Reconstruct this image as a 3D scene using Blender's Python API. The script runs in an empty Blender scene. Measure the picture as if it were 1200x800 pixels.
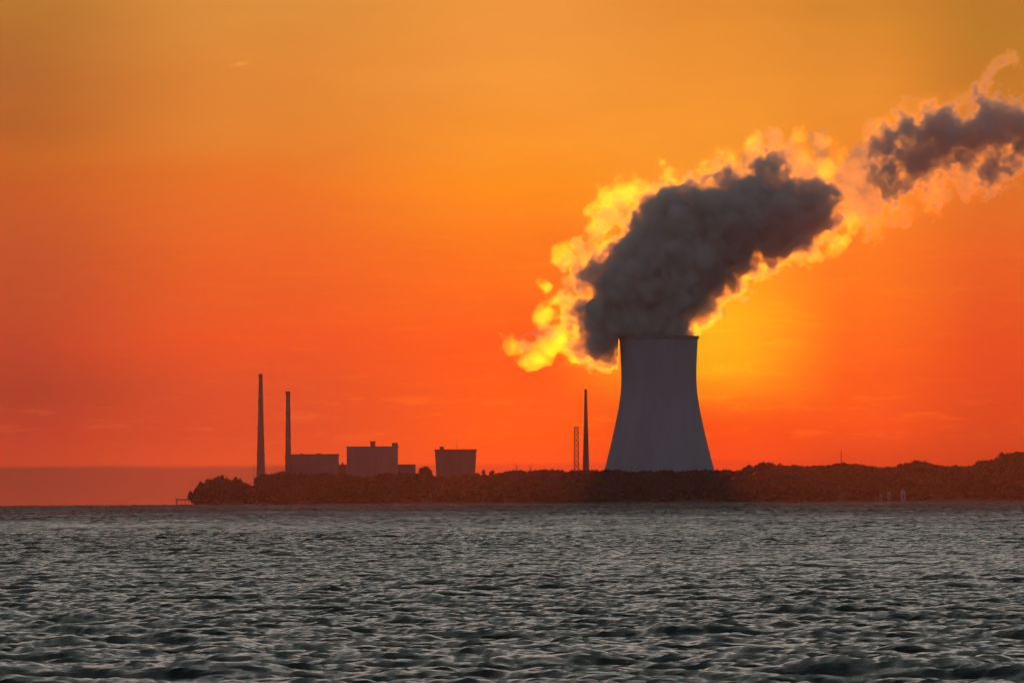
import bpy, math, random
import numpy as np
from mathutils import Matrix, Vector

random.seed(7)
rng = np.random.default_rng(11)
scene = bpy.context.scene
COL = scene.collection

# ------------------------------------------------------------------ camera
CAM_H = 6.0
FPX = 8600.0                       # focal length in pixels of a 1200 px wide frame
R_EARTH = 6.371e6
cam_data = bpy.data.cameras.new("camera")
cam_data.sensor_width = 36.0
cam_data.lens = FPX / 1200 * 36.0
cam_data.clip_start = 1.0
cam_data.clip_end = 60000.0
cam = bpy.data.objects.new("camera", cam_data)
COL.objects.link(cam)
PITCH = math.atan((578 - 400) / FPX)
ROLL = math.radians(-0.25)
CAM_ROT = Matrix.Rotation(math.pi / 2 + PITCH, 3, 'X') @ Matrix.Rotation(ROLL, 3, 'Z')
cam.matrix_world = Matrix.Translation((0, 0, CAM_H)) @ CAM_ROT.to_4x4()
scene.camera = cam

# ------------------------------------------------------------------ render settings
scene.render.engine = 'CYCLES'
scene.view_settings.view_transform = 'Standard'
scene.view_settings.look = 'None'
scene.view_settings.exposure = 0.0
scene.view_settings.gamma = 1.0
scene.view_settings.use_curve_mapping = False
cy = scene.cycles
cy.use_denoising = True
cy.max_bounces = 8
cy.diffuse_bounces = 2
cy.glossy_bounces = 2
cy.transmission_bounces = 4
cy.volume_bounces = 4
cy.transparent_max_bounces = 128
cy.sample_clamp_indirect = 4.0

# ------------------------------------------------------------------ sun and sky
SUN_AZ = math.atan((773 - 600) / FPX)
SUN_EL = (578 - 446) / FPX
sun_data = bpy.data.lights.new("sun", 'SUN')
sun_data.energy = 0.14
sun_data.angle = math.radians(0.5)
sun_data.color = (1.0, 0.215, 0.0015)
sun = bpy.data.objects.new("sun", sun_data)
COL.objects.link(sun)
sun_dir = Vector((math.sin(SUN_AZ) * math.cos(SUN_EL), math.cos(SUN_AZ) * math.cos(SUN_EL), math.sin(SUN_EL)))
sun.rotation_euler = sun_dir.to_track_quat('Z', 'Y').to_euler()
sun.location = (300, 3000, 900)


def lin(c):
    return tuple((v / 255 / 12.92) if v / 255 <= 0.04045 else ((v / 255 + 0.055) / 1.055) ** 2.4 for v in c)


world = bpy.data.worlds.new("World")
scene.world = world
world.use_nodes = True
wn, wl = world.node_tree.nodes, world.node_tree.links
wn.clear()


class NT:
    """small helper around a node tree"""
    def __init__(self, tree):
        self.n, self.l = tree.nodes, tree.links

    def put(self, sock, v):
        if hasattr(v, 'is_output'):
            self.l.new(v, sock)
        else:
            sock.default_value = v

    def math(self, op, a, b=0.0, c=None, clamp=False):
        m = self.n.new('ShaderNodeMath'); m.operation = op; m.use_clamp = clamp
        self.put(m.inputs[0], a); self.put(m.inputs[1], b)
        if c is not None:
            self.put(m.inputs[2], c)
        return m.outputs[0]

    def maprange(self, v, a, b, c=0.0, d=1.0, smooth=True):
        m = self.n.new('ShaderNodeMapRange')
        m.interpolation_type = 'SMOOTHSTEP' if smooth else 'LINEAR'
        self.put(m.inputs[0], v)
        for i, x in enumerate((a, b, c, d)):
            m.inputs[i + 1].default_value = x
        return m.outputs[0]

    def mix(self, f, a, b, mode='MIX'):
        m = self.n.new('ShaderNodeMix'); m.data_type = 'RGBA'; m.blend_type = mode
        self.put(m.inputs[0], f)
        for s, v in ((m.inputs[6], a), (m.inputs[7], b)):
            self.put(s, v if hasattr(v, 'is_output') else (*v, 1.0))
        return m.outputs[2]

    def ramp(self, f, stops, interp='LINEAR'):
        r = self.n.new('ShaderNodeValToRGB'); cr = r.color_ramp; cr.interpolation = interp
        while len(cr.elements) < len(stops):
            cr.elements.new(0.5)
        for e, (p, c) in zip(cr.elements, stops):
            e.position = p; e.color = (*c, 1.0)
        self.put(r.inputs[0], f)
        return r.outputs[0]

    def noise(self, vec, scale, detail=4, rough=0.5, dim='3D'):
        t = self.n.new('ShaderNodeTexNoise'); t.noise_dimensions = dim
        if vec is not None:
            self.put(t.inputs['Vector'], vec)
        t.inputs['Scale'].default_value = scale
        t.inputs['Detail'].default_value = detail
        t.inputs['Roughness'].default_value = rough
        return t.outputs[0]

    def combine(self, x, y, z):
        c = self.n.new('ShaderNodeCombineXYZ')
        self.put(c.inputs[0], x); self.put(c.inputs[1], y); self.put(c.inputs[2], z)
        return c.outputs[0]


W = NT(world.node_tree)
tc = wn.new('ShaderNodeTexCoord')
sep = wn.new('ShaderNodeSeparateXYZ')
wl.new(tc.outputs['Generated'], sep.inputs[0])
X, Y, Z = sep.outputs
DEG = 180 / math.pi
AZ = W.math('MULTIPLY', W.math('ARCTAN2', X, Y), DEG)          # degrees right of the view to the plant
EL = W.math('MULTIPLY', W.math('ARCSINE', Z), DEG)             # degrees above the level

# sunset colours as (photo row, sRGB) for five azimuths; rows become elevations
LEVEL = 578


def el_of(row):
    return (LEVEL - row) / FPX * DEG


EL0, EL1 = -0.4, 4.6
wav = W.noise(W.combine(W.math('MULTIPLY', AZ, 0.9), W.math('MULTIPLY', EL, 3.0), 7.7), 1.5, 4, 0.55)
EW = W.math('ADD', EL, W.math('MULTIPLY', W.math('SUBTRACT', wav, 0.5), W.maprange(EL, 0.15, 1.2, 0.034, 0.25)))
tE = W.math('DIVIDE', W.math('SUBTRACT', EW, EL0), EL1 - EL0, clamp=True)
GAIN = {-4.0: 0.84, -2.0: 0.93, 0.15: 1.0, 1.55: 1.0, 2.7: 0.98, 3.8: 0.87}
cols = {
    -4.0: [(592, (150, 60, 50)), (570, (140, 55, 48)), (547, (132, 54, 48)), (543, (205, 68, 45)), (500, (192, 58, 42)), (455, (172, 56, 42)), (400, (186, 66, 42)), (300, (192, 82, 42)), (225, (200, 93, 36)), (180, (203, 107, 34)), (150, (186, 104, 42)), (75, (182, 112, 50)), (0, (190, 128, 54))],
    -2.0: [(592, (185, 70, 52)), (570, (172, 64, 50)), (546, (165, 62, 48)), (542, (236, 80, 40)), (500, (228, 74, 40)), (450, (228, 77, 38)), (400, (238, 84, 30)), (300, (236, 98, 30)), (200, (236, 122, 36)), (160, (230, 136, 50)), (75, (226, 142, 60)), (0, (224, 150, 68))],
    0.15: [(592, (230, 85, 45)), (570, (222, 74, 42)), (545, (222, 70, 36)), (541, (252, 84, 22)), (500, (255, 90, 2)), (400, (255, 92, 5)), (300, (255, 118, 2)), (220, (255, 146, 6)), (170, (250, 152, 40)), (100, (245, 155, 60)), (0, (236, 152, 66))],
    1.55: [(592, (225, 80, 45)), (560, (225, 70, 36)), (543, (232, 64, 24)), (538, (250, 72, 12)), (500, (255, 80, 0)), (475, (255, 116, 0)), (435, (255, 188, 0)), (380, (255, 192, 2)), (330, (255, 172, 4)), (280, (255, 150, 20)), (200, (255, 158, 40)), (100, (245, 152, 52)), (0, (226, 142, 52))],
    2.7: [(592, (205, 70, 42)), (560, (205, 62, 32)), (541, (215, 62, 22)), (500, (244, 80, 12)), (430, (250, 96, 8)), (360, (253, 112, 10)), (280, (250, 126, 22)), (200, (248, 145, 40)), (100, (236, 146, 48)), (0, (212, 137, 47))],
    3.8: [(592, (190, 62, 40)), (560, (190, 58, 30)), (540, (198, 58, 22)), (520, (208, 61, 22)), (450, (228, 70, 22)), (400, (235, 77, 22)), (300, (235, 96, 27)), (250, (230, 112, 32)), (150, (215, 128, 40)), (40, (196, 131, 42)), (0, (194, 130, 44))],
}
prev = None
keys = sorted(cols)
for k in keys:
    stops = sorted((max(0.0, min(1.0, (el_of(r) - EL0) / (EL1 - EL0))), (lin(c)[0] * GAIN[k] * (0.9 if r > 430 and k < -1 else 1.0), lin(c)[1] * GAIN[k] * (0.88 if r > 380 else 1.0), lin(c)[2] * GAIN[k] * 0.8)) for r, c in cols[k])
    c = W.ramp(tE, stops)
    if prev is None:
        prev = c
    else:
        prev = W.mix(W.maprange(AZ, last, k, smooth=True), prev, c)
    last = k
sunset = prev

# thin streaks of cloud low in the glow
streak_v = W.combine(W.math('MULTIPLY', AZ, 1.3), W.math('MULTIPLY', EL, 9.0), 3.1)
st = W.maprange(W.noise(streak_v, 1.6, 6, 0.62), 0.51, 0.68)
st_win = W.math('MULTIPLY', W.maprange(EL, 0.32, 0.48), W.maprange(EL, 0.62, 0.95, 1.0, 0.0))
st_win2 = W.math('MULTIPLY', W.maprange(EL, 0.3, 0.6), W.maprange(EL, 1.2, 3.0, 0.25, 0.0))
st_f = W.math('MULTIPLY', st, W.math('MAXIMUM', W.math('MULTIPLY', st_win, 0.95), st_win2))
sunset = W.mix(st_f, sunset, W.mix(1.0, sunset, (1.15, 1.6, 1.45), 'MULTIPLY'))
# broad soft unevenness of the glow
broad = W.noise(W.combine(W.math('MULTIPLY', AZ, 0.5), W.math('MULTIPLY', EL, 2.6), 0.0), 1.1, 5, 0.55)
sunset = W.mix(1.0, sunset, W.mix(broad, (0.93, 0.90, 0.9), (1.07, 1.10, 1.1)), 'MULTIPLY')
# one small lit cloudlet high on the left
cx, cyy = math.atan((282 - 600) / FPX) * DEG, el_of(74)
dxc = W.math('DIVIDE', W.math('SUBTRACT', AZ, cx), 0.085)
dyc = W.math('DIVIDE', W.math('SUBTRACT', W.math('SUBTRACT', EL, cyy), W.math('MULTIPLY', W.math('SUBTRACT', AZ, cx), 0.16)), 0.022)
rc = W.math('SQRT', W.math('ADD', W.math('MULTIPLY', dxc, dxc), W.math('MULTIPLY', dyc, dyc)))
rc = W.math('ADD', rc, W.math('MULTIPLY', W.math('SUBTRACT', W.noise(W.combine(AZ, EL, 0.0), 22.0, 3, 0.6), 0.5), 2.4))
sunset = W.mix(W.math('MULTIPLY', W.maprange(rc, 0.3, 1.1, 1.0, 0.0), 0.55), sunset, W.mix(1.0, sunset, (1.25, 1.45, 1.8), 'MULTIPLY'))

sky = wn.new('ShaderNodeTexSky')
sky.sky_type = 'NISHITA'
sky.sun_disc = False
sky.sun_elevation = SUN_EL
sky.sun_rotation = SUN_AZ
sky.air_density = 1.0
sky.dust_density = 2.0
sky.ozone_density = 1.0
hsv = wn.new('ShaderNodeHueSaturation')
hsv.inputs['Saturation'].default_value = 0.35
hsv.inputs['Value'].default_value = 1.0
wl.new(sky.outputs[0], hsv.inputs['Color'])
upper = W.mix(1.0, hsv.outputs[0], (0.10, 0.10, 0.10), 'MULTIPLY')
# thin high overcast above the glow, dull grey
upper = W.mix(1.0, upper, (0.084, 0.140, 0.134), 'ADD')
upper_front = W.mix(W.maprange(EL, 6, 50), upper, (0.032, 0.042, 0.046))
f_el = W.maprange(EL, 4.0, 5.4, 1.0, 0.0)
f_az = W.maprange(W.math('ABSOLUTE', W.math('SUBTRACT', AZ, 1.0)), 7.0, 40.0, 1.0, 0.0)
glow_f = W.math('MULTIPLY', f_el, f_az)
back = W.maprange(Y, -0.3, 0.5)
upper_all = W.mix(back, (0.105, 0.155, 0.215), upper_front)
total = W.mix(glow_f, upper_all, sunset)
total = W.mix(W.maprange(EL, -3.0, -0.5), (0.02, 0.022, 0.022), total)
bg = wn.new('ShaderNodeBackground')
wl.new(total, bg.inputs[0])
bg.inputs[1].default_value = 1.0
wo = wn.new('ShaderNodeOutputWorld')
wl.new(bg.outputs[0], wo.inputs[0])
world.cycles.sampling_method = 'MANUAL'
world.cycles.sample_map_resolution = 2048

# ------------------------------------------------------------------ helpers


def at(px, py, dist):
    """the point at ground distance dist that the photograph shows at px, py"""
    d = CAM_ROT @ Vector(((px - 600) / FPX, (400 - py) / FPX, -1.0))
    d *= dist / d.y
    return Vector((d.x, d.y, d.z + CAM_H))


def tag(o, label=None, cat=None, group=None, kind=None):
    if label: o['label'] = label
    if cat: o['category'] = cat
    if group: o['group'] = group
    if kind: o['kind'] = kind
    return o


def empty(name, loc):
    o = bpy.data.objects.new(name, None)
    o.empty_display_size = 5
    COL.objects.link(o)
    o.location = loc
    return o


def mesh_obj(name, verts, faces, mat, parent=None, smooth=False, loc=None):
    me = bpy.data.meshes.new(name)
    verts = np.asarray(verts, dtype=np.float32)
    if isinstance(faces, np.ndarray):
        nf, k = faces.shape
        me.vertices.add(len(verts)); me.vertices.foreach_set('co', verts.ravel())
        me.loops.add(nf * k); me.loops.foreach_set('vertex_index', faces.astype(np.int32).ravel())
        me.polygons.add(nf)
        me.polygons.foreach_set('loop_start', np.arange(0, nf * k, k, dtype=np.int32))
        me.update(calc_edges=True)
    else:
        me.from_pydata([tuple(map(float, v)) for v in verts], [], faces)
    me.validate()
    if smooth:
        me.polygons.foreach_set('use_smooth', np.ones(len(me.polygons), dtype=bool))
    me.materials.append(mat)
    o = bpy.data.objects.new(name, me)
    COL.objects.link(o)
    if parent is not None:
        o.parent = parent
    if loc is not None:
        o.location = loc
    return o


class MB:
    """collects boxes, bars and lathes into one mesh"""
    def __init__(self):
        self.v, self.f = [], []

    def add(self, vs, fs):
        b = len(self.v)
        self.v += [tuple(v) for v in vs]
        self.f += [tuple(i + b for i in f) for f in fs]

    def box(self, x0, x1, y0, y1, z0, z1, taper=0.0):
        t = taper
        vs = [(x0 + t, y0 + t, z0), (x1 - t, y0 + t, z0), (x1 - t, y1 - t, z0), (x0 + t, y1 - t, z0),
              (x0, y0, z1), (x1, y0, z1), (x1, y1, z1), (x0, y1, z1)]
        self.add(vs, [(3, 2, 1, 0), (4, 5, 6, 7), (0, 1, 5, 4), (1, 2, 6, 5), (2, 3, 7, 6), (3, 0, 4, 7)])
        return self

    def bar(self, a, b, r, r2=None, n=6):
        a, b = Vector(a), Vector(b)
        r2 = r if r2 is None else r2
        q = (b - a).to_track_quat('Z', 'Y')
        vs = []
        for p, rr in ((a, r), (b, r2)):
            for i in range(n):
                t = 2 * math.pi * i / n
                vs.append(p + q @ Vector((rr * math.cos(t), rr * math.sin(t), 0)))
        fs = [(i, (i + 1) % n, n + (i + 1) % n, n + i) for i in range(n)]
        fs += [tuple(range(n - 1, -1, -1)), tuple(range(n, 2 * n))]
        self.add(vs, fs)
        return self

    def lathe(self, prof, n=48, closed=False):
        """prof: list of (r, z)"""
        vs = []
        for r, z in prof:
            for i in range(n):
                t = 2 * math.pi * i / n
                vs.append((r * math.cos(t), r * math.sin(t), z))
        fs = []
        m = len(prof)
        for j in range(m if closed else m - 1):
            jn = (j + 1) % m
            for i in range(n):
                fs.append((j * n + i, j * n + (i + 1) % n, jn * n + (i + 1) % n, jn * n + i))
        if not closed:
            fs.append(tuple(range(n - 1, -1, -1)))
            fs.append(tuple((m - 1) * n + i for i in range(n)))
        self.add(vs, fs)
        return self

    def build(self, name, mat, parent=None, smooth=False):
        return mesh_obj(name, self.v, self.f, mat, parent, smooth)


def material(name, base, rough=0.8, vary=0.25, scale=0.2, stretch=None, bump=0.0, spec=0.3):
    m = bpy.data.materials.new(name)
    m.use_nodes = True
    t = NT(m.node_tree)
    p = m.node_tree.nodes['Principled BSDF']
    c = m.node_tree.nodes.new('ShaderNodeTexCoord')
    vec = c.outputs['Object']
    if stretch:
        mp = m.node_tree.nodes.new('ShaderNodeMapping')
        mp.inputs['Scale'].default_value = stretch
        t.l.new(vec, mp.inputs[0]); vec = mp.outputs[0]
    nz = t.noise(vec, scale, 6, 0.6)
    lo = tuple(v * (1 - vary) for v in base)
    hi = tuple(v * (1 + vary) for v in base)
    t.l.new(t.mix(t.maprange(nz, 0.3, 0.7), lo, hi), p.inputs['Base Color'])
    p.inputs['Roughness'].default_value = rough
    p.inputs['Specular IOR Level'].default_value = spec
    if bump:
        b = m.node_tree.nodes.new('ShaderNodeBump')
        b.inputs['Strength'].default_value = bump
        t.l.new(nz, b.inputs['Height'])
        t.l.new(b.outputs[0], p.inputs['Normal'])
    return m


M_CONCRETE = material('weathered_concrete', (0.31, 0.32, 0.33), 0.9, 0.10, 0.05, (1.0, 1.0, 0.18))
M_RIM = material('stained_concrete', (0.22, 0.20, 0.20), 0.9, 0.2, 0.2)
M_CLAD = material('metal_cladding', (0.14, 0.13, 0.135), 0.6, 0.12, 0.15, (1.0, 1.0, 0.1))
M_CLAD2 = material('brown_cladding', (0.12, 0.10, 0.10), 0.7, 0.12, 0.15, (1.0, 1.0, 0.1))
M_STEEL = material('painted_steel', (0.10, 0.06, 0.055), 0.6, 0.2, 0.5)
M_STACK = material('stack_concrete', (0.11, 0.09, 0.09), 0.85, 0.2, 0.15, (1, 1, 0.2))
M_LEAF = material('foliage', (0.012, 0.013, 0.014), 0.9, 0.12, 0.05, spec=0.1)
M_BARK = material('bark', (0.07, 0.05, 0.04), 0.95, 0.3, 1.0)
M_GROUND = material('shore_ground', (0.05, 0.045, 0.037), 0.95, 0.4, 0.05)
M_PALE = material('pale_paint', (0.30, 0.29, 0.29), 0.7, 0.1, 0.5)
M_TIMBER = material('weathered_timber', (0.12, 0.09, 0.07), 0.9, 0.3, 0.8)

# ------------------------------------------------------------------ water
ZW = -(6500.0 ** 2) / (2 * R_EARTH)           # the water's height at the far shore


def sea_z(x, y):
    return -(x * x + y * y) / (2 * R_EARTH)


def wave_tile(N, L, wind_dir, lam_p, hs, lam_min, spread, seed):
    r = np.random.default_rng(seed)
    k1 = 2 * np.pi * np.fft.fftfreq(N, L / N)
    kx, ky = np.meshgrid(k1, k1, indexing='ij')
    k = np.hypot(kx, ky); k[0, 0] = 1e-6
    kp = 2 * np.pi / lam_p
    th = np.arctan2(ky, kx) - wind_dir
    # energy falls like k^-3.6 past the peak: gives a choppy, short crested sea
    S = k ** -3.6 * np.exp(-1.25 * (kp / k) ** 2) * 3.0 ** np.exp(-((np.sqrt(k / kp) - 1) ** 2) / 0.02)
    S *= (np.maximum(np.cos(th), 0) ** spread + 0.03)
    S[k > 2 * np.pi / lam_min] = 0
    S[0, 0] = 0
    a = (r.normal(size=(N, N)) + 1j * r.normal(size=(N, N))) * np.sqrt(S)
    h = np.fft.ifft2(a).real
    g = hs / 4 / h.std()
    dx = np.fft.ifft2(-1j * kx / k * a).real * g
    dy = np.fft.ifft2(-1j * ky / k * a).real * g
    return (h * g).astype(np.float32), dx.astype(np.float32), dy.astype(np.float32)


def sample_tile(tile, L, u, v):
    N = tile.shape[0]
    fu = (u / L * N) % N; fv = (v / L * N) % N
    i0 = fu.astype(np.int32); j0 = fv.astype(np.int32)
    a = (fu - i0).astype(np.float32); b = (fv - j0).astype(np.float32)
    i0 %= N; j0 %= N
    i1 = (i0 + 1) % N; j1 = (j0 + 1) % N
    return (tile[i0, j0] * (1 - a) * (1 - b) + tile[i1, j0] * a * (1 - b) + tile[i0, j1] * (1 - a) * b + tile[i1, j1] * a * b)


def build_water():
    # rows by distance: fine where waves are large in the picture
    rows = [20.0]
    while rows[-1] < 12000:
        d = rows[-1]
        if d < 205: s = 4.0
        elif d < 700: s = 0.30
        elif d < 2000: s = 0.30 + (d - 700) / 1300 * 0.7
        elif d < 7200: s = 1.0 + (d - 2000) / 5200 * 0.7
        else: s = 40.0
        rows.append(d + s)
    D = np.array(rows)
    core = np.arange(-4.5, 4.5001, 0.0135)
    side = 4.5 + np.cumsum(np.linspace(0.03, 0.65, 14))
    azs = np.radians(np.concatenate([-side[::-1], core, side]))
    d, a = np.meshgrid(D, azs, indexing='ij')
    x = d * np.tan(a); y = d.copy()
    sets = [(512, 640.0, 0.31, 19.0, 0.32, 6.0, 5.0, 8), (1024, 151.0, 0.62, 8.5, 0.46, 0.4, 9.0, 3), (512, 58.3, -0.87, 2.7, 0.19, 0.25, 4.0, 5)]
    world_dir = math.radians(-112)             # waves run towards the camera, a little across
    h = np.zeros_like(x); ox = np.zeros_like(x); oy = np.zeros_like(x)
    for N, L, rot, lp, hs, lmin, spread, seed in sets:
        T = wave_tile(N, L, world_dir - rot, lp, hs, lmin, spread, seed)
        c, s = math.cos(rot), math.sin(rot)
        u = c * x + s * y; v = -s * x + c * y
        hh, du, dv = (sample_tile(t, L, u, v) for t in T)
        h += hh
        ox += (c * du - s * dv); oy += (s * du + c * dv)
    # patches of gustier and calmer water
    patch = 0.85 + 0.25 * np.sin(x / 61 + 1.3 * np.sin(y / 240)) * np.sin(y / 173 + 0.7 * np.sin(x / 49))
    chop = 0.85
    # the open lake is rougher than the sheltered water near the viewer
    g_ = np.clip((y - 600) / 4200, 0, 1)
    patch = patch * (1 + 0.75 * g_ * g_ * (3 - 2 * g_))
    P = np.stack([x + ox * chop * patch, y + oy * chop * patch, sea_z(x, y) + h * patch], -1).reshape(-1, 3)
    nr, nc = x.shape
    idx = np.arange(nr * nc).reshape(nr, nc)
    F = np.stack([idx[:-1, :-1], idx[:-1, 1:], idx[1:, 1:], idx[1:, :-1]], -1).reshape(-1, 4)
    m = bpy.data.materials.new('lake_water'); m.use_nodes = True
    t = NT(m.node_tree); p = m.node_tree.nodes['Principled BSDF']
    geo = m.node_tree.nodes.new('ShaderNodeNewGeometry')
    pos = geo.outputs['Position']
    p.inputs['Base Color'].default_value = (0.006, 0.012, 0.011, 1)
    p.inputs['IOR'].default_value = 1.333
    sp = m.node_tree.nodes.new('ShaderNodeSeparateXYZ'); t.l.new(pos, sp.inputs[0])
    # waves too small for the mesh far out become roughness
    far = t.maprange(sp.outputs[1], 200, 3500, 0.18, 0.52)
    gust = t.math('SUBTRACT', t.noise(pos, 0.02, 9, 0.68), 0.5)
    t.l.new(t.math('ADD', far, t.math('MULTIPLY', gust, t.maprange(sp.outputs[1], 300, 2500, 0.15, 0.9)), clamp=True), p.inputs['Roughness'])
    bmp = m.node_tree.nodes.new('ShaderNodeBump')
    bmp.inputs['Strength'].default_value = 0.9
    bmp.inputs['Distance'].default_value = 0.09
    t.l.new(t.noise(pos, 4.0, 7, 0.66), bmp.inputs['Height'])
    t.l.new(bmp.outputs[0], p.inputs['Normal'])
    o = mesh_obj('lake_water', P, F, m, smooth=True)
    tag(o, 'choppy grey lake water with dark wave faces', None, None, 'structure')


build_water()

# ------------------------------------------------------------------ land
# skyline of the wooded shore: (photo column, row of the tree tops)
SKY = [(219, 588), (221, 580), (223, 575), (227, 571), (232, 567), (238, 560), (243, 556), (250, 554), (256, 553), (262, 554), (267, 558), (271, 560),
       (279, 558.5), (284, 560), (293, 562), (297, 559), (301, 555), (306, 553), (320, 551.5), (333, 550), (345, 553), (380, 551.5), (400, 551.5), (408, 553),
       (418, 556), (426, 557.5), (434, 556), (442, 553), (452, 552), (480, 551.5), (492, 552), (505, 552.5), (520, 555), (545, 553.5), (556, 552), (564, 554),
       (573, 553), (585, 551), (600, 548.5), (620, 548.5), (640, 547), (660, 547.5), (675, 548.5), (690, 547.5), (711, 547.5), (745, 549), (770, 548.5), (800, 549.5),
       (835, 547.5), (850, 547.5), (864, 546.5), (872, 543.5), (885, 541.5), (895, 540), (905, 540.5), (920, 541.5), (935, 543.5), (946, 543.5), (958, 542.5),
       (975, 540.5), (990, 539.5), (1003, 540.5), (1014, 541.5), (1022, 543.5), (1040, 544), (1053, 541.5), (1063, 538.5), (1075, 537.5), (1086, 538.5), (1095, 540.5),
       (1101, 543.5), (1115, 542.5), (1130, 543.5), (1138, 542.5), (1143, 539.5), (1149, 537), (1160, 536), (1166, 534), (1173, 530), (1181, 528), (1190, 527),
       (1210, 526), (1250, 525), (1320, 528), (1500, 530)]
SKX = np.array([s[0] for s in SKY], float); SKYY = np.array([s[1] for s in SKY], float)
SHORE_Y = 6480.0


def crest(px):
    """height of the tree tops above the water, metres"""
    row = float(np.interp(px, SKX, SKYY))
    return at(px, row, 6600).z - ZW


def px_of(x, y):
    return 600 + x / y * FPX


def shore_y(px):
    # the tip bends back, the beach is a little uneven
    return SHORE_Y + 14 * math.sin(px / 47.0) + 7 * math.sin(px / 17.0 + 1) + max(0, 300 - px) * 0.35


def ground_h(x, y):
    """terrain height above the water"""
    px = px_of(x, y)
    top = max(0.0, crest(px) - 15.0)
    t = (y - shore_y(px)) / 230.0
    if t < 0:
        return max(-2.5, t * 40)
    s = min(1.0, t); s = s * s * (3 - 2 * s)
    back = min(1.0, max(0.0, (y - 6790) / 250.0))
    h = 1.2 + top * s
    h = h * (1 - back) + min(h, 9.0) * back
    tip = min(1.0, max(0.0, (px - 219) / 16.0))
    return -2.5 + (h + 2.5) * tip


def build_land():
    xs = np.concatenate([np.arange(-315, 560, 7.0), np.linspace(565, 1500, 40)])
    ys = np.concatenate([np.arange(6440, 6800, 9.0), np.linspace(6810, 9600, 40)])
    vs = [(x, y, ZW + ground_h(x, y) + (0.5 * math.sin(x * .31) * math.sin(y * .23))) for y in ys for x in xs]
    nx = len(xs)
    fs = [(j * nx + i, j * nx + i + 1, (j + 1) * nx + i + 1, (j + 1) * nx + i) for j in range(len(ys) - 1) for i in range(nx - 1)]
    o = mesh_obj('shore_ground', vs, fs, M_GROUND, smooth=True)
    tag(o, 'low dark wooded shore across the lake', None, None, 'structure')


build_land()

# ------------------------------------------------------------------ trees
ICO_V, ICO_F = None, None


def ico(sub=2):
    import bmesh
    bm = bmesh.new(); bmesh.ops.create_icosphere(bm, subdivisions=sub, radius=1.0)
    v = np.array([x.co[:] for x in bm.verts]); f = np.array([[q.index for q in p.verts] for p in bm.faces])
    bm.free()
    return v, f


ICO_V, ICO_F = ico(2)


def crown_geo(c, rx, rz, leaves, leaf, r):
    """a crown of several uneven lobes plus many leaf clumps standing out of them; returns triangles"""
    V, F = [], []
    nv = 0
    nl = 5
    cen = [(np.array(c), 0.64)]
    for i in range(nl):
        t = r.uniform(0, 2 * np.pi)
        e = r.uniform(-0.5, 0.75)
        cen.append((np.array(c) + np.array([math.cos(t) * rx * 0.5, math.sin(t) * rx * 0.5, e * rz * 0.6]), r.uniform(0.3, 0.52)))
    for q, s in cen:
        wob = 1 + 0.08 * r.normal(size=(len(ICO_V), 1))
        v = q + ICO_V * wob * np.array([rx, rx, rz]) * s
        V.append(v); F.append(ICO_F + nv); nv += len(v)
    k = leaves
    pick = r.integers(0, len(cen), k)
    dirs = r.normal(size=(k, 3)); dirs /= np.linalg.norm(dirs, axis=1, keepdims=True)
    base = np.array([cen[i][0] for i in pick]); s = np.array([cen[i][1] for i in pick])[:, None]
    p = base + dirs * np.array([rx, rx, rz]) * s * r.uniform(0.8, 1.42, (k, 1))
    a = r.normal(size=(k, 3)) * leaf; b = r.normal(size=(k, 3)) * leaf
    tri = np.stack([p - a * 0.5, p + a * 0.5, p + b], 1).reshape(-1, 3)
    V.append(tri); F.append(np.arange(3 * k).reshape(-1, 3) + nv)
    return np.concatenate(V), np.concatenate(F)


def build_woods():
    r = np.random.default_rng(21)
    V, F, nv = [], [], 0
    n = 0
    tries = 0
    while n < 1500 and tries < 40000:
        tries += 1
        px = r.uniform(221, 1330)
        y = SHORE_Y + 20 + 300 * r.uniform(0, 1) ** 1.2
        if px < 300 and y > 6640:
            continue
        x = (px - 600) / FPX * y
        g = ground_h(x, y)
        if g < 0.4:
            continue
        top = crest(px)
        front = (y - shore_y(px)) / 230.0
        hmax = top - g - r.uniform(0.0, 2.2)
        want = r.uniform(9, 16)
        h = min(want, hmax)
        if front > 0.75:
            h = hmax if hmax < 19 else want
        if h < 3.2:
            continue
        rz = h * r.uniform(0.34, 0.44); rx = min(h * r.uniform(0.28, 0.46), 7.0)
        # keep crowns under the skyline on both sides
        lim = min(crest(px - rx / .77 * 0.8), crest(px + rx / .77 * 0.8))
        zt = min(g + h, max(lim, top - 2.0) + 0.3)
        c = (x, y, ZW + zt - rz)
        v, f = crown_geo(c, rx, rz, 240, 0.62, r)
        V.append(v); F.append(f + nv); nv += len(v); n += 1
        # undergrowth below
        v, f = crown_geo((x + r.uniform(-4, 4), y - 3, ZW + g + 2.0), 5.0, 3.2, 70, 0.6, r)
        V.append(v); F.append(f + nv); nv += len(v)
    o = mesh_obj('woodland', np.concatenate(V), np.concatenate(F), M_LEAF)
    tag(o, 'dark band of woodland covering the far shore', None, None, 'stuff')


build_woods()


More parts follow.
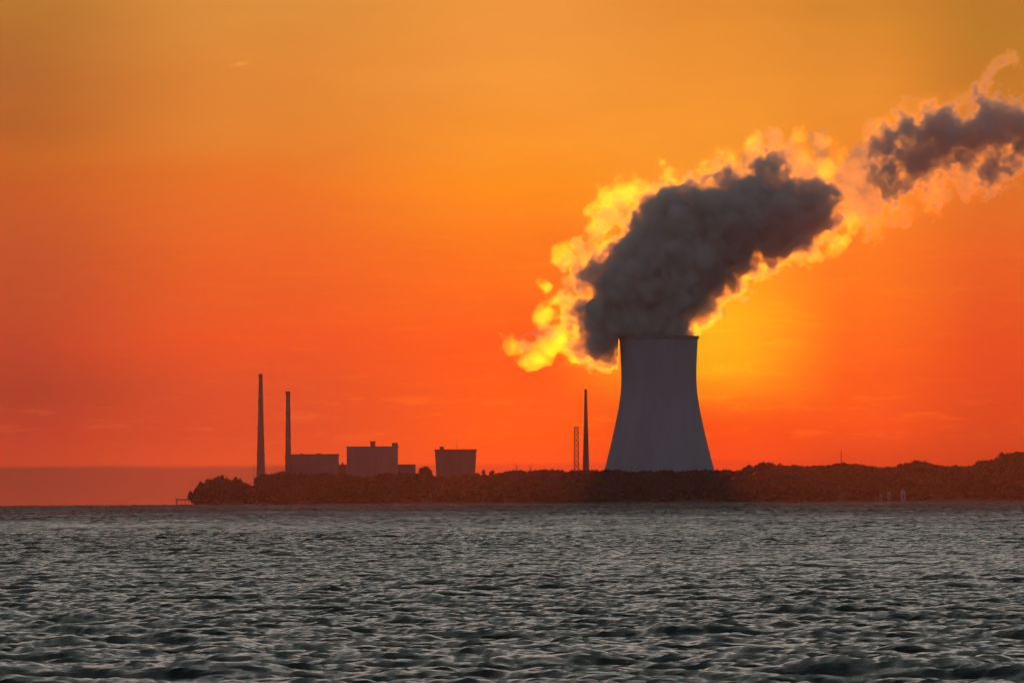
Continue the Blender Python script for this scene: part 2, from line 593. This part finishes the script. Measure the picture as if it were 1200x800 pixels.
def tree(name, px, top, wpx, label, dist=6560.0, bottom_h=None, group=None, rz=None):
    p = at(px, top, dist)
    g = ZW + max(0.3, ground_h(p.x, dist))
    h = p.z - g
    root = empty(name, (p.x, dist, g))
    rx = wpx * dist / FPX
    rzz = rz * dist / FPX if rz else min(h * 0.46, rx * 0.95)
    r = np.random.default_rng(int(px * 10 + top))
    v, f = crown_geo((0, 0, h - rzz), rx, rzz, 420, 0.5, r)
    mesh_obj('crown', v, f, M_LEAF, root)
    mb = MB()
    mb.bar((0, 0, -0.5), (0.2, 0, h - rzz), 0.5, 0.3)
    for i in range(4):
        t = i * 1.7
        mb.bar((0.15, 0, h - 1.7 * rzz), (math.cos(t) * rx * .6, math.sin(t) * rx * .6, h - rzz), 0.2, 0.07, 5)
    mb.build('trunk', M_BARK, root)
    return tag(root, label, 'tree', group)


tree('shore_tree', 224.5, 574, 4.5, 'small bush-like tree overhanging the water at the very tip of the point', 6590, rz=8)
tree('shore_tree', 231, 567.5, 7, 'low spreading tree just inland of the bush at the tip of the point', 6580, rz=11)
tree('shore_tree', 239, 560.5, 8, 'tree on the rising left flank of the domed clump on the point', 6575, rz=13)
tree('shore_tree', 248, 555.5, 9, 'tree making the left shoulder of the domed clump on the point', 6580, rz=14)
tree('shore_tree', 256, 552.3, 9, 'rounded tree, highest of the domed clump on the wooded tip of the point', 6585, rz=16)
tree('shore_tree', 264, 556.5, 7.5, 'tree making the right shoulder of the domed clump on the point', 6580, rz=14)
tree('shore_tree', 271.5, 560, 6.5, 'lower tree just right of the domed clump on the point', 6575, rz=12)
tree('shore_tree', 279.5, 558, 6.5, 'short tree with a small pointed top, between the domed clump and the tallest chimney', 6580, rz=13)
tree('shore_tree', 288.5, 560.8, 7.5, 'low tree in the dip just left of the tallest chimney', 6575, rz=12)
tree('plant_tree', 497, 543.5, 10.5, 'round dark tree standing alone between the two big plant buildings', 6765, rz=9)
tree('plant_tree', 566.5, 549.5, 2.2, 'tiny tree top in the gap beside the narrow boxy building', 6740, rz=4)
tree('plant_tree', 576, 550.5, 3.2, 'small rounded tree second from the narrow boxy building', 6740, rz=4)
tree('ridge_tree', 1075, 536.5, 13, 'wide rounded tree on the low rise above the pale shore sheds', 6640, rz=9)
tree('ridge_tree', 1149, 536, 7, 'tree on the first step of the high ridge at the right edge', 6640, rz=9)
tree('ridge_tree', 1177, 528.5, 7, 'tree at the shoulder of the high ridge at the right edge', 6650, rz=9)
tree('ridge_tree', 1192, 525.5, 9, 'topmost tree of the high ridge at the right edge', 6655, rz=9)
tree('ridge_tree', 896, 539.5, 9, 'rounded tree on the first rise to the right of the cooling tower', 6640, rz=8)


def snag(px, top, lean, label):
    p = at(px, top, 6690)
    g = ZW + ground_h(p.x, 6690)
    h = p.z - g
    root = empty('dead_tree', (p.x, 6690, g))
    mb = MB()
    mb.bar((0, 0, -0.5), (lean * 0.4, 0, h * 0.72), 0.42, 0.26)
    mb.build('trunk', M_BARK, root)
    for a, b in (((lean * .4, 0, h * .72), (lean * 1.6, 0.3, h)), ((lean * .38, 0, h * .70), (lean * -0.9, -0.3, h * 0.93)), ((lean * .4, 0, h * .6), (lean * 1.9, -.4, h * .82))):
        MB().bar(a, b, 0.22, 0.12, 5).build('branch', M_BARK, root)
    tag(root, label, 'dead tree')


snag(606, 541.5, -1.2, 'bare forked dead tree poking above the woods, nearer the boxy building')
snag(620.5, 542.5, 1.3, 'bare dead tree poking above the woods, nearer the lattice mast')

# ------------------------------------------------------------------ cooling tower
T_Y = 6880.0
PXM = T_Y / FPX
t_base = at(772.8, 588.0, T_Y)
root = empty('cooling_tower', (t_base.x, T_Y, t_base.z))
# half width in pixels by photo row
TW = [(393.8, 46.0), (400, 45.7), (412, 45.0), (430, 44.2), (445, 44.0), (460, 44.8), (480, 47.8), (500, 52.0), (520, 56.6), (540, 61.6), (560, 67.0), (580, 72.6)]
rws = np.array([w[0] for w in TW]); hws = np.array([w[1] for w in TW])
prof_o, prof_i = [], []
for row in np.linspace(578, 394, 60):
    z = (588.0 - row) * PXM
    r_ = float(np.interp(row, rws, hws)) * PXM
    prof_o.append((r_, z)); prof_i.append((r_ - (0.9 if row > 400 else 1.2), z))
# smooth the profile a little
ro = np.array([p[0] for p in prof_o]); ro[1:-1] = (ro[:-2] + 2 * ro[1:-1] + ro[2:]) / 4
prof = [(float(a), p[1]) for a, p in zip(ro, prof_o)] + [(float(a) - 1.0, p[1]) for a, p in list(zip(ro, prof_o))[::-1]]
mb = MB(); mb.lathe(prof, 160, closed=True)
mb.build('shell', M_CONCRETE, root, smooth=True)
zr = (588.0 - 394.2) * PXM
mb = MB(); rr = 46.0 * PXM
mb.lathe([(rr + 0.05, zr - 2.6), (rr + 0.9, zr - 2.4), (rr + 0.9, zr + 0.35), (rr - 1.3, zr + 0.35), (rr - 1.3, zr - 2.6)], 160, closed=True)
mb.build('rim_ring', M_RIM, root)
mb = MB()
rb = prof_o[0][0]
for i in range(44):
    a0 = 2 * math.pi * i / 44
    for s in (-1, 1):
        a1 = a0 + s * math.pi / 44
        mb.bar((math.cos(a1) * (rb + 4.2), math.sin(a1) * (rb + 4.2), -1), (math.cos(a0) * (rb - .5), math.sin(a0) * (rb - .5), prof_o[0][1] + .6), 0.55, 0.5, 6)
mb.build('raker_columns', M_CONCRETE, root)
mb = MB(); mb.lathe([(rb + 6, -6), (rb + 6, -0.5), (rb + 3, -0.5), (rb + 3, -6)], 96, closed=True)
mb.build('basin', M_CONCRETE, root)
tag(root, 'huge grey hyperbolic concrete cooling tower with steam pouring from its rim', 'cooling tower')

# ------------------------------------------------------------------ chimneys, masts


def chimney(px, top, base, w_top, w_base, label, dist, bands=True, cap=0.0, ladder=True, name='chimney'):
    p = at(px, top, dist); s = dist / FPX
    g = ZW + ground_h(p.x, dist)
    h = p.z - g
    root = empty(name, (p.x, dist, g))
    hb = p.z - at(px, base, dist).z
    rt, rb = w_top / 2 * s, w_base / 2 * s
    prof = []
    for i in range(25):
        t = i / 24
        z = -1 + (h + 1) * t
        u = max(0.0, (h - z) / hb)
        prof.append((rt + (rb - rt) * u ** 1.12, z))
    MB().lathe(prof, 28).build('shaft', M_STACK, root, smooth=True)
    if cap:
        MB().lathe([(rt + .02, h - 3.2), (rt + cap, h - 2.6), (rt + cap, h + .25), (rt * .7, h + .25), (rt * .7, h - 0.3)], 28).build('cap', M_STEEL, root)
    if bands:
        for u in (0.28, 0.56, 0.84):
            z = h - hb * u
            r_ = rt + (rb - rt) * u ** 1.12
            mb = MB(); mb.lathe([(r_ + .02, z - .25), (r_ + .5, z - .2), (r_ + .5, z + 1.0), (r_ + .43, z + 1.0), (r_ + .36, z + .05), (r_ + .02, z + .05)], 28, closed=True)
            mb.build('platform', M_STEEL, root)
    if ladder:
        mb = MB(); n = 24
        for i in range(n):
            z0 = h * i / n; z1 = h * (i + 1) / n
            r0 = rt + (rb - rt) * max(0, (h - z0) / hb) ** 1.12; r1 = rt + (rb - rt) * max(0, (h - z1) / hb) ** 1.12
            mb.bar((r0 * .8 + .5, -r0 * .6 - .3, z0), (r1 * .8 + .5, -r1 * .6 - .3, z1), 0.18, 0.18, 4)
        mb.build('ladder', M_STEEL, root)
    return tag(root, label, 'chimney')


chimney(305.3, 438.3, 552, 4.0, 10.0, 'tallest slim tapering chimney, standing in the trees left of the plant buildings', 6770, cap=0.35)
chimney(337.4, 458.8, 551, 4.4, 7.4, 'slim chimney at the left end of the long low plant building', 6800, cap=0.55)
chimney(686.2, 456.2, 547, 2.4, 7.4, 'sharply tapering chimney beside the lattice mast and the cooling tower', 6800, bands=False, cap=0.12)


def lattice_mast():
    dist = 6790.0; s = dist / FPX
    p = at(675.3, 500.5, dist); g = ZW + ground_h(p.x, dist); h = p.z - g
    root = empty('lattice_mast', (p.x, dist, g))
    w = 2.3
    for a, b in ((-1, -1), (1, -1), (1, 1), (-1, 1)):
        MB().bar((a * w, b * w, -1), (a * w * .8, b * w * .8, h), 0.15, 0.13, 4).build('leg', M_STEEL, root)
    mb = MB()
    n = int(h // 4.6)
    for i in range(n):
        z0, z1 = h * i / n, h * (i + 1) / n
        w0, w1 = w * (1 - .2 * i / n), w * (1 - .2 * (i + 1) / n)
        cs = ((-1, -1), (1, -1), (1, 1), (-1, 1))
        for q in range(4):
            a, b = cs[q], cs[(q + 1) % 4]
            if i % 2: a, b = b, a
            mb.bar((a[0] * w0, a[1] * w0, z0), (b[0] * w1, b[1] * w1, z1), 0.34, 0.34, 4)
            mb.bar((a[0] * w1, a[1] * w1, z1), (b[0] * w1, b[1] * w1, z1), 0.12, 0.12, 4)
    mb.build('bracing', M_STEEL, root)
    MB().box(-2.4, 2.4, -2.4, 2.4, h, h + .4).build('top_platform', M_STEEL, root)
    tag(root, 'short square steel lattice mast beside the sharply tapering chimney', 'mast')


lattice_mast()


def thin_mast(px, top, dist, label, r=0.35, arms=True):
    p = at(px, top, dist); g = ZW + ground_h(p.x, dist); h = p.z - g
    root = empty('antenna_mast', (p.x, dist, g))
    MB().bar((0, 0, -1), (0, 0, h), r * 1.4, r * .7, 8).build('pole', M_STEEL, root)
    if arms:
        for z in (h * .80, h * .62):
            MB().bar((-1.0, 0, z), (1.0, 0, z), .14, .14, 5).build('crossarm', M_STEEL, root)
    tag(root, label, 'mast')


thin_mast(985.8, 526.5, 6700, 'thin antenna mast on the wooded ridge to the right of the cooling tower')
thin_mast(297.6, 545.0, 6700, 'very short thin mast just left of the tallest chimney', r=0.25, arms=False)

# ------------------------------------------------------------------ plant buildings


def block(root, name, x0, x1, top, base, dist, depth, mat, taper=0.0):
    """a building volume; photo columns and rows, relative to the root"""
    s = dist / FPX
    a, b = at(x0, top, dist), at(x1, top, dist)
    zb = root.location.z - 1.0 if base is None else at(x0, base, dist).z
    o = root.location
    return MB().box(a.x - o.x, b.x - o.x, dist - o.y, dist - o.y + depth, zb - o.z, (a.z + b.z) / 2 - o.z, taper).build(name, mat, root)


def ground_root(name, px, dist):
    x = at(px, 550, dist).x
    return empty(name, (x, dist, ZW + ground_h(x, dist)))


D1 = 6806.0
b1 = ground_root('long_plant_hall', 368, D1)
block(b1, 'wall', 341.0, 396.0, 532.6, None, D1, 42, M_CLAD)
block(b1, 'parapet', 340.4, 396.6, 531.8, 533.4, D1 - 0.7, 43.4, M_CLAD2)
for xa, xb, t in ((352, 355, 531.0), (371, 376, 530.9)):
    block(b1, 'roof_vent', xa, xb, t, 532.2, D1 + 8, 4, M_STEEL)
mb = MB()
zt1 = at(368, 534, D1).z - b1.location.z
for i in range(1, 9):
    x = (341 + i * 6.1 - 368) * D1 / FPX
    mb.box(x - .25, x + .25, -.5, -0.02, -1, zt1)
mb.build('pilasters', M_CLAD, b1)
tag(b1, 'long low flat-roofed plant building to the right of the second chimney', 'industrial building')

D2 = 6815.0
b2 = ground_root('reactor_building', 436, D2)
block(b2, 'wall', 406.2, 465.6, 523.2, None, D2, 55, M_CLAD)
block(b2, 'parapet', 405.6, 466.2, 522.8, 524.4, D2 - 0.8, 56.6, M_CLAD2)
block(b2, 'roof_tower', 459.4, 466.0, 518.6, 522.9, D2 + 2, 14, M_CLAD2)
block(b2, 'roof_vent', 434.0, 439.6, 518.8, 522.9, D2 + 6, 5, M_STEEL)
block(b2, 'vent_hood', 433.2, 440.3, 516.8, 518.8, D2 + 5.2, 6.6, M_STEEL, 0.4)
block(b2, 'low_wing', 466.3, 486.6, 543.8, None, D2 + 4, 30, M_CLAD2)
block(b2, 'low_wing', 396.8, 405.5, 544.0, None, D2 + 6, 24, M_CLAD2)
block(b2, 'wing_vent', 400.4, 402.2, 541.6, 544.0, D2 + 8, 2, M_STEEL)
tag(b2, 'tall wide block building with a vent and a corner tower on its roof', 'industrial building')

D3 = 6800.0
b3 = ground_root('turbine_building', 534, D3)
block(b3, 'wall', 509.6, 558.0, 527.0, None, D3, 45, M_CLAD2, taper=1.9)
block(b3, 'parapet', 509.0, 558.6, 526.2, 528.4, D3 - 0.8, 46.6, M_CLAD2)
block(b3, 'roof_vent', 515.4, 519.8, 523.9, 526.3, D3 + 5, 5, M_STEEL)
block(b3, 'vent_hood', 514.8, 520.4, 523.1, 523.9, D3 + 4.5, 6, M_STEEL)
p = at(535.4, 517.5, D3 + 8)
MB().bar((p.x - b3.location.x, 8, at(535, 527, D3 + 8).z - b3.location.z), (p.x - b3.location.x, 8, p.z - b3.location.z), .16, .1, 5).build('aerial', M_STEEL, b3)
tag(b3, 'narrow dark boxy plant building, wider at its top, between the round tree and the woods', 'industrial building')


def shed(px, top, base, w, label, dist=6486.0):
    s = dist / FPX
    p = at(px, base, dist); t = at(px, top, dist)
    root = empty('shed', (p.x, dist, p.z))
    h = t.z - p.z; hw = w / 2 * s
    MB().box(-hw, hw, 0, hw * 2.2, -1.5, h * .8).build('wall', M_PALE, root)
    mb = MB()
    z0 = h * .8 + .004
    mb.add([(-hw - .3, -.3, z0), (hw + .3, -.3, z0), (hw + .3, hw * 2.2 + .3, z0), (-hw - .3, hw * 2.2 + .3, z0), (0, -.3, h), (0, hw * 2.2 + .3, h)],
           [(3, 2, 1, 0), (0, 1, 4), (2, 3, 5), (1, 2, 5, 4), (3, 0, 4, 5)])
    mb.build('roof', M_CLAD, root)
    MB().box(-hw * .35, hw * .35, -.12, -.004, -.2, h * .5).build('door', M_CLAD2, root)
    tag(root, label, 'shed', 'pale sheds on the shore')


shed(1032.5, 577.0, 585.5, 3.0, 'narrowest pale shed at the water, left of the other two')
shed(1042.0, 574.0, 585.5, 3.8, 'tall narrow pale shed at the water, between its two neighbours')
shed(1058.5, 572.5, 584.5, 5.6, 'widest pale shed at the water, to the right of the other two', 6490)

# small jetty off the tip of the point
jd = 6600.0
ja, jb = at(206.0, 585.2, jd), at(224, 585.2, jd)
jr = empty('jetty', (ja.x, jd, ZW))
zd = ja.z - ZW
MB().box(1.0, jb.x - ja.x, -.8, .8, zd - .5, zd + .5).build('deck', M_TIMBER, jr)
for x in (1.6, 5.0, 8.4, 11.8):
    MB().bar((x, 0, -3), (x, 0, zd - .49), .22, .22, 6).build('pile', M_TIMBER, jr)
MB().bar((0.4, 0, -3), (0.4, 0, zd + 1.6), .45, .4, 8).build('end_post', M_TIMBER, jr)
tag(jr, 'low dark jetty with an end post off the tip of the wooded point', 'jetty')

# ------------------------------------------------------------------ steam plume
# puffs: photo column, row, radius in photo pixels (all at the tower's distance)
CORE = [(772, 392, 44), (748, 378, 46), (705, 397, 31), (703, 366, 32), (690, 380, 20), (740, 335, 48), (790, 335, 50), (690, 325, 20), (674, 318, 13), (770, 298, 50), (800, 272, 48),
        (764, 256, 28), (822, 302, 46), (848, 258, 48), (812, 236, 22), (851, 216, 22), (880, 252, 48), (900, 208, 25), (908, 188, 17), (921, 255, 44), (946, 242, 34),
        (958, 262, 25), (908, 283, 30), (976, 240, 14), (866, 292, 34), (815, 350, 26), (832, 320, 34), (785, 232, 12)]
CORE2 = [(1104, 160, 25), (1166, 148, 24), (1194, 162, 21), (1080, 186, 20), (1048, 196, 18), (1052, 218, 12), (1056, 160, 14), (1124, 188, 12), (1172, 194, 13), (1164, 212, 8),
         (1130, 158, 16), (1066, 168, 14), (1088, 174, 20), (1140, 160, 22), (1186, 154, 22), (1062, 182, 18), (1232, 165, 27), (1272, 158, 30), (1036, 178, 10)]
VEIL = [(606, 408, 17), (622, 416, 18), (640, 408, 22), (655, 396, 24), (638, 372, 20), (662, 352, 22), (642, 336, 14), (662, 308, 20), (680, 288, 18), (684, 310, 20), (700, 264, 26), (716, 244, 26),
        (742, 230, 26), (702, 244, 18), (764, 222, 22), (788, 210, 18), (776, 206, 14), (720, 300, 26), (860, 186, 19), (886, 178, 18), (912, 170, 18), (940, 163, 13), (962, 168, 14),
        (985, 188, 17), (1002, 206, 24), (992, 232, 26), (998, 256, 24), (982, 284, 22), (950, 300, 18), (922, 312, 15), (892, 322, 14), (866, 334, 12), 
        (968, 205, 26), (672, 418, 16), (690, 424, 12), (715, 418, 10), (940, 192, 24), (832, 200, 16)]
VEIL2 = [(1036, 160, 26), (1060, 140, 22), (1090, 132, 22), (1120, 128, 20), (1146, 122, 18), (1160, 104, 10), (1158, 88, 8), (1168, 76, 8), (1182, 72, 7), (1190, 70, 5), (1030, 196, 26), (1038, 226, 26),
         (1020, 244, 26), (1058, 246, 22), (1096, 226, 26), (1136, 214, 26), (1174, 196, 26), (1022, 268, 18), (1200, 156, 32), (1240, 156, 38), (1280, 150, 38), (1110, 165, 36), (1150, 165, 34)]
SMOKE = [(648, 386, 10), (636, 394, 7), (614, 406, 8), (664, 352, 9), (672, 340, 9), (713, 256, 11), (724, 246, 9), (700, 272, 9), (684, 292, 10), (716, 306, 10), (905, 166, 10), (926, 188, 15), (946, 205, 14),
         (962, 182, 9), (986, 226, 12), (1000, 190, 10), (1012, 214, 12), (958, 166, 9), (880, 190, 12), (770, 224, 8), (1020, 240, 11), (996, 250, 9), (700, 340, 10), (1030, 200, 16), (1016, 200, 17), (1002, 228, 16), (1024, 222, 15), (1012, 184, 14), (996, 206, 14), (1010, 240, 13), (985, 212, 12), (1040, 170, 12), (1028, 238, 11)]
WISP = [(1152, 112, 6), (1155, 103, 5.5), (1158, 95, 5), (1161, 88, 5), (1166, 81, 5), (1173, 75, 5.4), (1180, 72, 5.2), (1187, 70, 4.4), (1192, 71, 3.6)]


def surface_nets(Fd, org, vox):
    G = Fd > 0
    nx, ny, nz = Fd.shape
    cnt = np.zeros((nx - 1, ny - 1, nz - 1), np.int8)
    for a in (0, 1):
        for b in (0, 1):
            for c in (0, 1):
                cnt += G[a:nx - 1 + a, b:ny - 1 + b, c:nz - 1 + c]
    act = (cnt > 0) & (cnt < 8)
    ci, cj, ck = np.nonzero(act)
    idx = np.full(act.shape, -1, np.int32); idx[ci, cj, ck] = np.arange(len(ci))
    acc = np.zeros((len(ci), 3), np.float32); num = np.zeros(len(ci), np.float32)
    corners = [(a, b, c) for a in (0, 1) for b in (0, 1) for c in (0, 1)]
    for a in corners:
        for ax in range(3):
            if a[ax]:
                continue
            b = list(a); b[ax] = 1
            f0 = Fd[ci + a[0], cj + a[1], ck + a[2]]; f1 = Fd[ci + b[0], cj + b[1], ck + b[2]]
            m = (f0 > 0) != (f1 > 0)
            t = np.where(m, f0 / np.where(m, f0 - f1, 1), 0)
            pt = np.tile(np.array(a, np.float32), (len(ci), 1)); pt[:, ax] += t
            acc += pt * m[:, None]; num += m
    V = (np.stack([ci, cj, ck], 1) + acc / num[:, None]) * vox + np.asarray(org)
    quads = []
    for ax in range(3):
        sl0 = [slice(None)] * 3; sl1 = [slice(None)] * 3
        sl0[ax] = slice(0, -1); sl1[ax] = slice(1, None)
        d = G[tuple(sl0)] != G[tuple(sl1)]
        o1, o2 = [(1, 2), (2, 0), (0, 1)][ax]
        e = np.stack(np.nonzero(d), 1)
        ok = (e[:, o1] > 0) & (e[:, o2] > 0) & (e[:, o1] < Fd.shape[o1] - 1) & (e[:, o2] < Fd.shape[o2] - 1)
        e = e[ok]
        inside = G[e[:, 0], e[:, 1], e[:, 2]]
        def cell(s1, s2):
            q = e.copy(); q[:, o1] -= s1; q[:, o2] -= s2
            return idx[q[:, 0], q[:, 1], q[:, 2]]
        q = np.stack([cell(1, 1), cell(0, 1), cell(0, 0), cell(1, 0)], 1)
        q[~inside] = q[~inside][:, ::-1]
        quads.append(q)
    return V, np.concatenate(quads)


def build_plume():
    vx = 1.6                                    # voxel in photo pixels
    x0, x1, r0, r1, dp = 574.0, 1322.0, 52.0, 440.0, 78.0
    nx = int((x1 - x0) / vx) + 1; nz = int((r1 - r0) / vx) + 1; ny = int(2 * dp / vx) + 1
    px = (x0 + np.arange(nx) * vx).astype(np.float32)
    dy = (-dp + np.arange(ny) * vx).astype(np.float32)
    up = (np.arange(nz) * vx).astype(np.float32)        # height above row r1
    shape = (nx, ny, nz)
    r = np.random.default_rng(4)
    kx = np.fft.fftfreq(nx, vx)[:, None, None]; ky = np.fft.fftfreq(ny, vx)[None, :, None]; kz = np.fft.rfftfreq(nz, vx)[None, None, :]
    kk = np.sqrt(kx * kx + ky * ky + kz * kz).astype(np.float32)

    def band(lam, width=0.45):
        w = np.exp(-(np.log(np.maximum(kk, 1e-6) * lam) / width) ** 2)
        n = np.fft.irfftn(np.fft.rfftn(r.normal(size=shape)) * w, s=shape, axes=(0, 1, 2))
        return (n / n.std()).astype(np.float32)

    n60, n34, n19, n10, n6 = band(60), band(34), band(19), band(10), band(5.5)
    billow = (np.abs(n34) * 4.2 + np.abs(n19) * 2.8 + np.abs(n10) * 1.7 + np.abs(n6) * 0.8) - 7.6
    fbm = n60 * 3.2 + n34 * 3.0 + n19 * 2.4 + n10 * 1.6 + n6 * 0.9

    def field(puffs, depth_jit, seed, sq=1.0, k=7.0):
        rr = np.random.default_rng(seed)
        Fd = np.full(shape, -60.0, np.float32)
        for (cx_, cr, rad, *dep) in puffs:
            cyy_ = dep[0] if dep else rr.uniform(-depth_jit, depth_jit) * min(1.0, 30 / rad)
            R = rad + 34
            i0, i1 = np.searchsorted(px, (cx_ - R, cx_ + R)); j0, j1 = np.searchsorted(dy, (cyy_ - R, cyy_ + R)); k0, k1 = np.searchsorted(up, (r1 - cr - R, r1 - cr + R))
            q = rad - np.sqrt((px[i0:i1, None, None] - cx_) ** 2 + ((dy[None, j0:j1, None] - cyy_) / sq) ** 2 + (up[None, None, k0:k1] - (r1 - cr)) ** 2)
            S = Fd[i0:i1, j0:j1, k0:k1]
            hh = np.clip(0.5 + 0.5 * (q - S) / k, 0, 1)
            Fd[i0:i1, j0:j1, k0:k1] = S * (1 - hh) + q * hh + k * hh * (1 - hh)
        return Fd

    # cauliflower: smaller puffs bulge from the big ones
    rp = np.random.default_rng(9)
    small = []
    for cx_, cr, rad in CORE:
        for i in range(int(rad / 2.2)):
            d = rp.normal(size=3); d /= np.linalg.norm(d)
            q = rad * rp.uniform(0.16, 0.40)
            small.append((cx_ + d[0] * (rad - q * .45), cr + d[2] * (rad - q * .45), q, d[1] * (rad - q * .45)))
    core = field([(a, b, c - 3, 0) for a, b, c in CORE] + small, 10, 1, k=4.0)
    bulk = field([c for c in CORE if c[2] >= 30], 0, 1)
    core2 = field(CORE2, 8, 2)
    veil = field(VEIL, 8, 3)
    veil2 = field(VEIL2, 8, 5)
    wisp = field(WISP, 2, 6)
    # nothing of the plume hangs before the tower below the rim, and little inside it
    rowz = r1 - up
    col = np.abs(px[:, None, None] - 772.5)
    below = (rowz[None, None, :] - 395.0)
    cut = np.maximum(np.maximum(col - 44.5, -below), 0) + 0 * dy[None, :, None]
    inside = (col < 50) & (below > 0)
    inner = np.where((col ** 2 + dy[None, :, None] ** 2 < 43.5 ** 2) & (below < 14), 60.0, -20.0)
    rightside = (below > 0) & (px[:, None, None] > 772.5) & (px[:, None, None] < 850)
    lim = np.where((below > 0) & (col < 47.0), inner, np.where(rightside, -20.0, 60.0)).astype(np.float32)

    C1 = core + 0.5 + n34 * 1.8 + n19 * 2.1 + n10 * 1.6 + n6 * 0.9 + n60 * 2.0
    notch = (px[:, None, None] - 686) ** 2 + ((r1 - up)[None, None, :] - 347) ** 2
    notch2 = (px[:, None, None] - 728) ** 2 + ((r1 - up)[None, None, :] - 268) ** 2
    bite = 22 * np.minimum(np.exp(-(notch + n10 * 35 + n19 * 40) / 80.0), 1) + 16 * np.minimum(np.exp(-(notch2 + n10 * 30 + n19 * 40) / 90.0), 1)
    C1 = C1 - bite
    C0 = bulk + n60 * 1.5 + n34 * 1.0
    fb2 = n34 * 2.2 + n19 * 2.4 + n10 * 1.6
    C2 = core2 + 1 + fbm * 1.5 + n10 * 1.2 + n6 * 1.0
    Wp = wisp + (n19 + n10 + n6) * 0.7
    V1 = veil + fbm * 0.95
    V2 = veil2 + fbm * 1.1 - 1.0
    soft = n60 * 3.0 + n34 * 2.6 + n19 * 1.7 + n10 * 0.7
    V1 = veil - 2.5 + soft * 0.95
    SM = field(SMOKE, 6, 12) + (n19 * 2.2 + n10 * 1.9 + n6 * 1.0 + n34 * 1.5) * 1.3
    V2 = veil2 + soft - 1.5
    W2 = n34 * 1.6 + n19 * 1.9 + n10 * 1.4 + n6 * 0.6
    levels = [
        ('thin_veil', np.maximum.reduce([V1, V2, C1 + 7, C2 + 8, Wp + 4]), 'veil'),
        ('bright_fringe', np.maximum.reduce([V1 - 4.5 + W2 * .8, V2 - 6 + W2, C1 + 5, C2 + 7, Wp + 2]), 'fringe'),
        ('inner_glow', np.maximum.reduce([V1 - 8.5 + W2 * 1.3, C1 + 3 + n10, C2 + 6 + n10, Wp + 0.5]), 'glow'),
        ('ragged_smoke', np.maximum.reduce([SM + 1.5, V2 - 13 + W2 * 2.0, C1 + 2.5 + W2 * 1.3, C2 + 5 + W2 * 0.6, Wp]), 'smoke'),
        ('smoky_layer', np.maximum.reduce([C1 - 0.5, C2 + 1.5 + n10, Wp - 3.0]), 'layer'),
        ('smoky_body', np.maximum.reduce([C1 - 3.5, C2 - 4.0]), 'body'),
        ('dense_core', C0 - 16.0, 'core'),
    ]
    s = PXM
    base = at(772.5, 395, T_Y)
    o0 = at(x0, r1, T_Y)
    root = empty('steam_plume', base)
    tagl = 'thick steam plume rising from the cooling tower and drifting right, dark with glowing yellow edges'
    tag(root, tagl, 'steam plume')
    aniso = {'smoke': 0.72, 'layer': 0.4, 'body': 0.25}
    dens = {'veil': 0.0018, 'fringe': 0.0055, 'glow': 0.010, 'smoke': 0.030, 'layer': 0.040, 'body': 0.07}
    for name, Fd, key in levels:
        Fd = np.minimum(Fd, lim)
        Fd[0], Fd[-1] = -9, -9
        Fd[:, 0], Fd[:, -1] = -9, -9
        Fd[:, :, 0], Fd[:, :, -1] = -9, -9
        V, F = surface_nets(Fd, (o0.x - base.x, -dp * s, o0.z - base.z), vx * s)
        m = bpy.data.materials.new(name); m.use_nodes = True
        nt = m.node_tree; t = NT(nt)
        p = nt.nodes['Principled BSDF']; out = nt.nodes['Material Output']
        if key == 'core':
            p.inputs['Base Color'].default_value = (0.5, 0.5, 0.51, 1)
            p.inputs['Roughness'].default_value = 1.0
            p.inputs['Specular IOR Level'].default_value = 0.0
        else:
            # steam: almost nothing at the surface, scattering inside
            nt.nodes.remove(p)
            tr = nt.nodes.new('ShaderNodeBsdfTransparent')
            df = nt.nodes.new('ShaderNodeBsdfTranslucent')
            mx = nt.nodes.new('ShaderNodeMixShader'); mx.inputs[0].default_value = 0.002
            nt.links.new(tr.outputs[0], mx.inputs[1]); nt.links.new(df.outputs[0], mx.inputs[2])
            nt.links.new(mx.outputs[0], out.inputs['Surface'])
            pv = nt.nodes.new('ShaderNodeVolumePrincipled')
            pv.inputs['Color'].default_value = (0.97, 0.90, 0.50, 1) if key not in aniso else (0.96, 0.94, 0.95, 1) if key == 'smoke' else (0.95, 0.965, 0.995, 1)
            pv.inputs['Density'].default_value = dens[key]
            pv.inputs['Anisotropy'].default_value = aniso.get(key, 0.97)
            nt.links.new(pv.outputs[0], out.inputs['Volume'])
        mesh_obj(name, V, F, m, root, smooth=True)
        print(name, len(F))


build_plume()

# ------------------------------------------------------------------ haze between the camera and the far shore
mh = bpy.data.materials.new('haze'); mh.use_nodes = True
nt = mh.node_tree
nt.nodes.remove(nt.nodes['Principled BSDF'])
pv = nt.nodes.new('ShaderNodeVolumePrincipled')
pv.inputs['Color'].default_value = (0.95, 0.46, 0.38, 1)
pv.inputs['Density'].default_value = 1.7e-5
pv.inputs['Anisotropy'].default_value = 0.87
nt.links.new(pv.outputs[0], nt.nodes['Material Output'].inputs['Volume'])
hz = MB().box(-2300, 2300, -60, 12250, -16, 470).build('haze', mh)
tag(hz, 'warm evening haze over the lake', None, None, 'stuff')
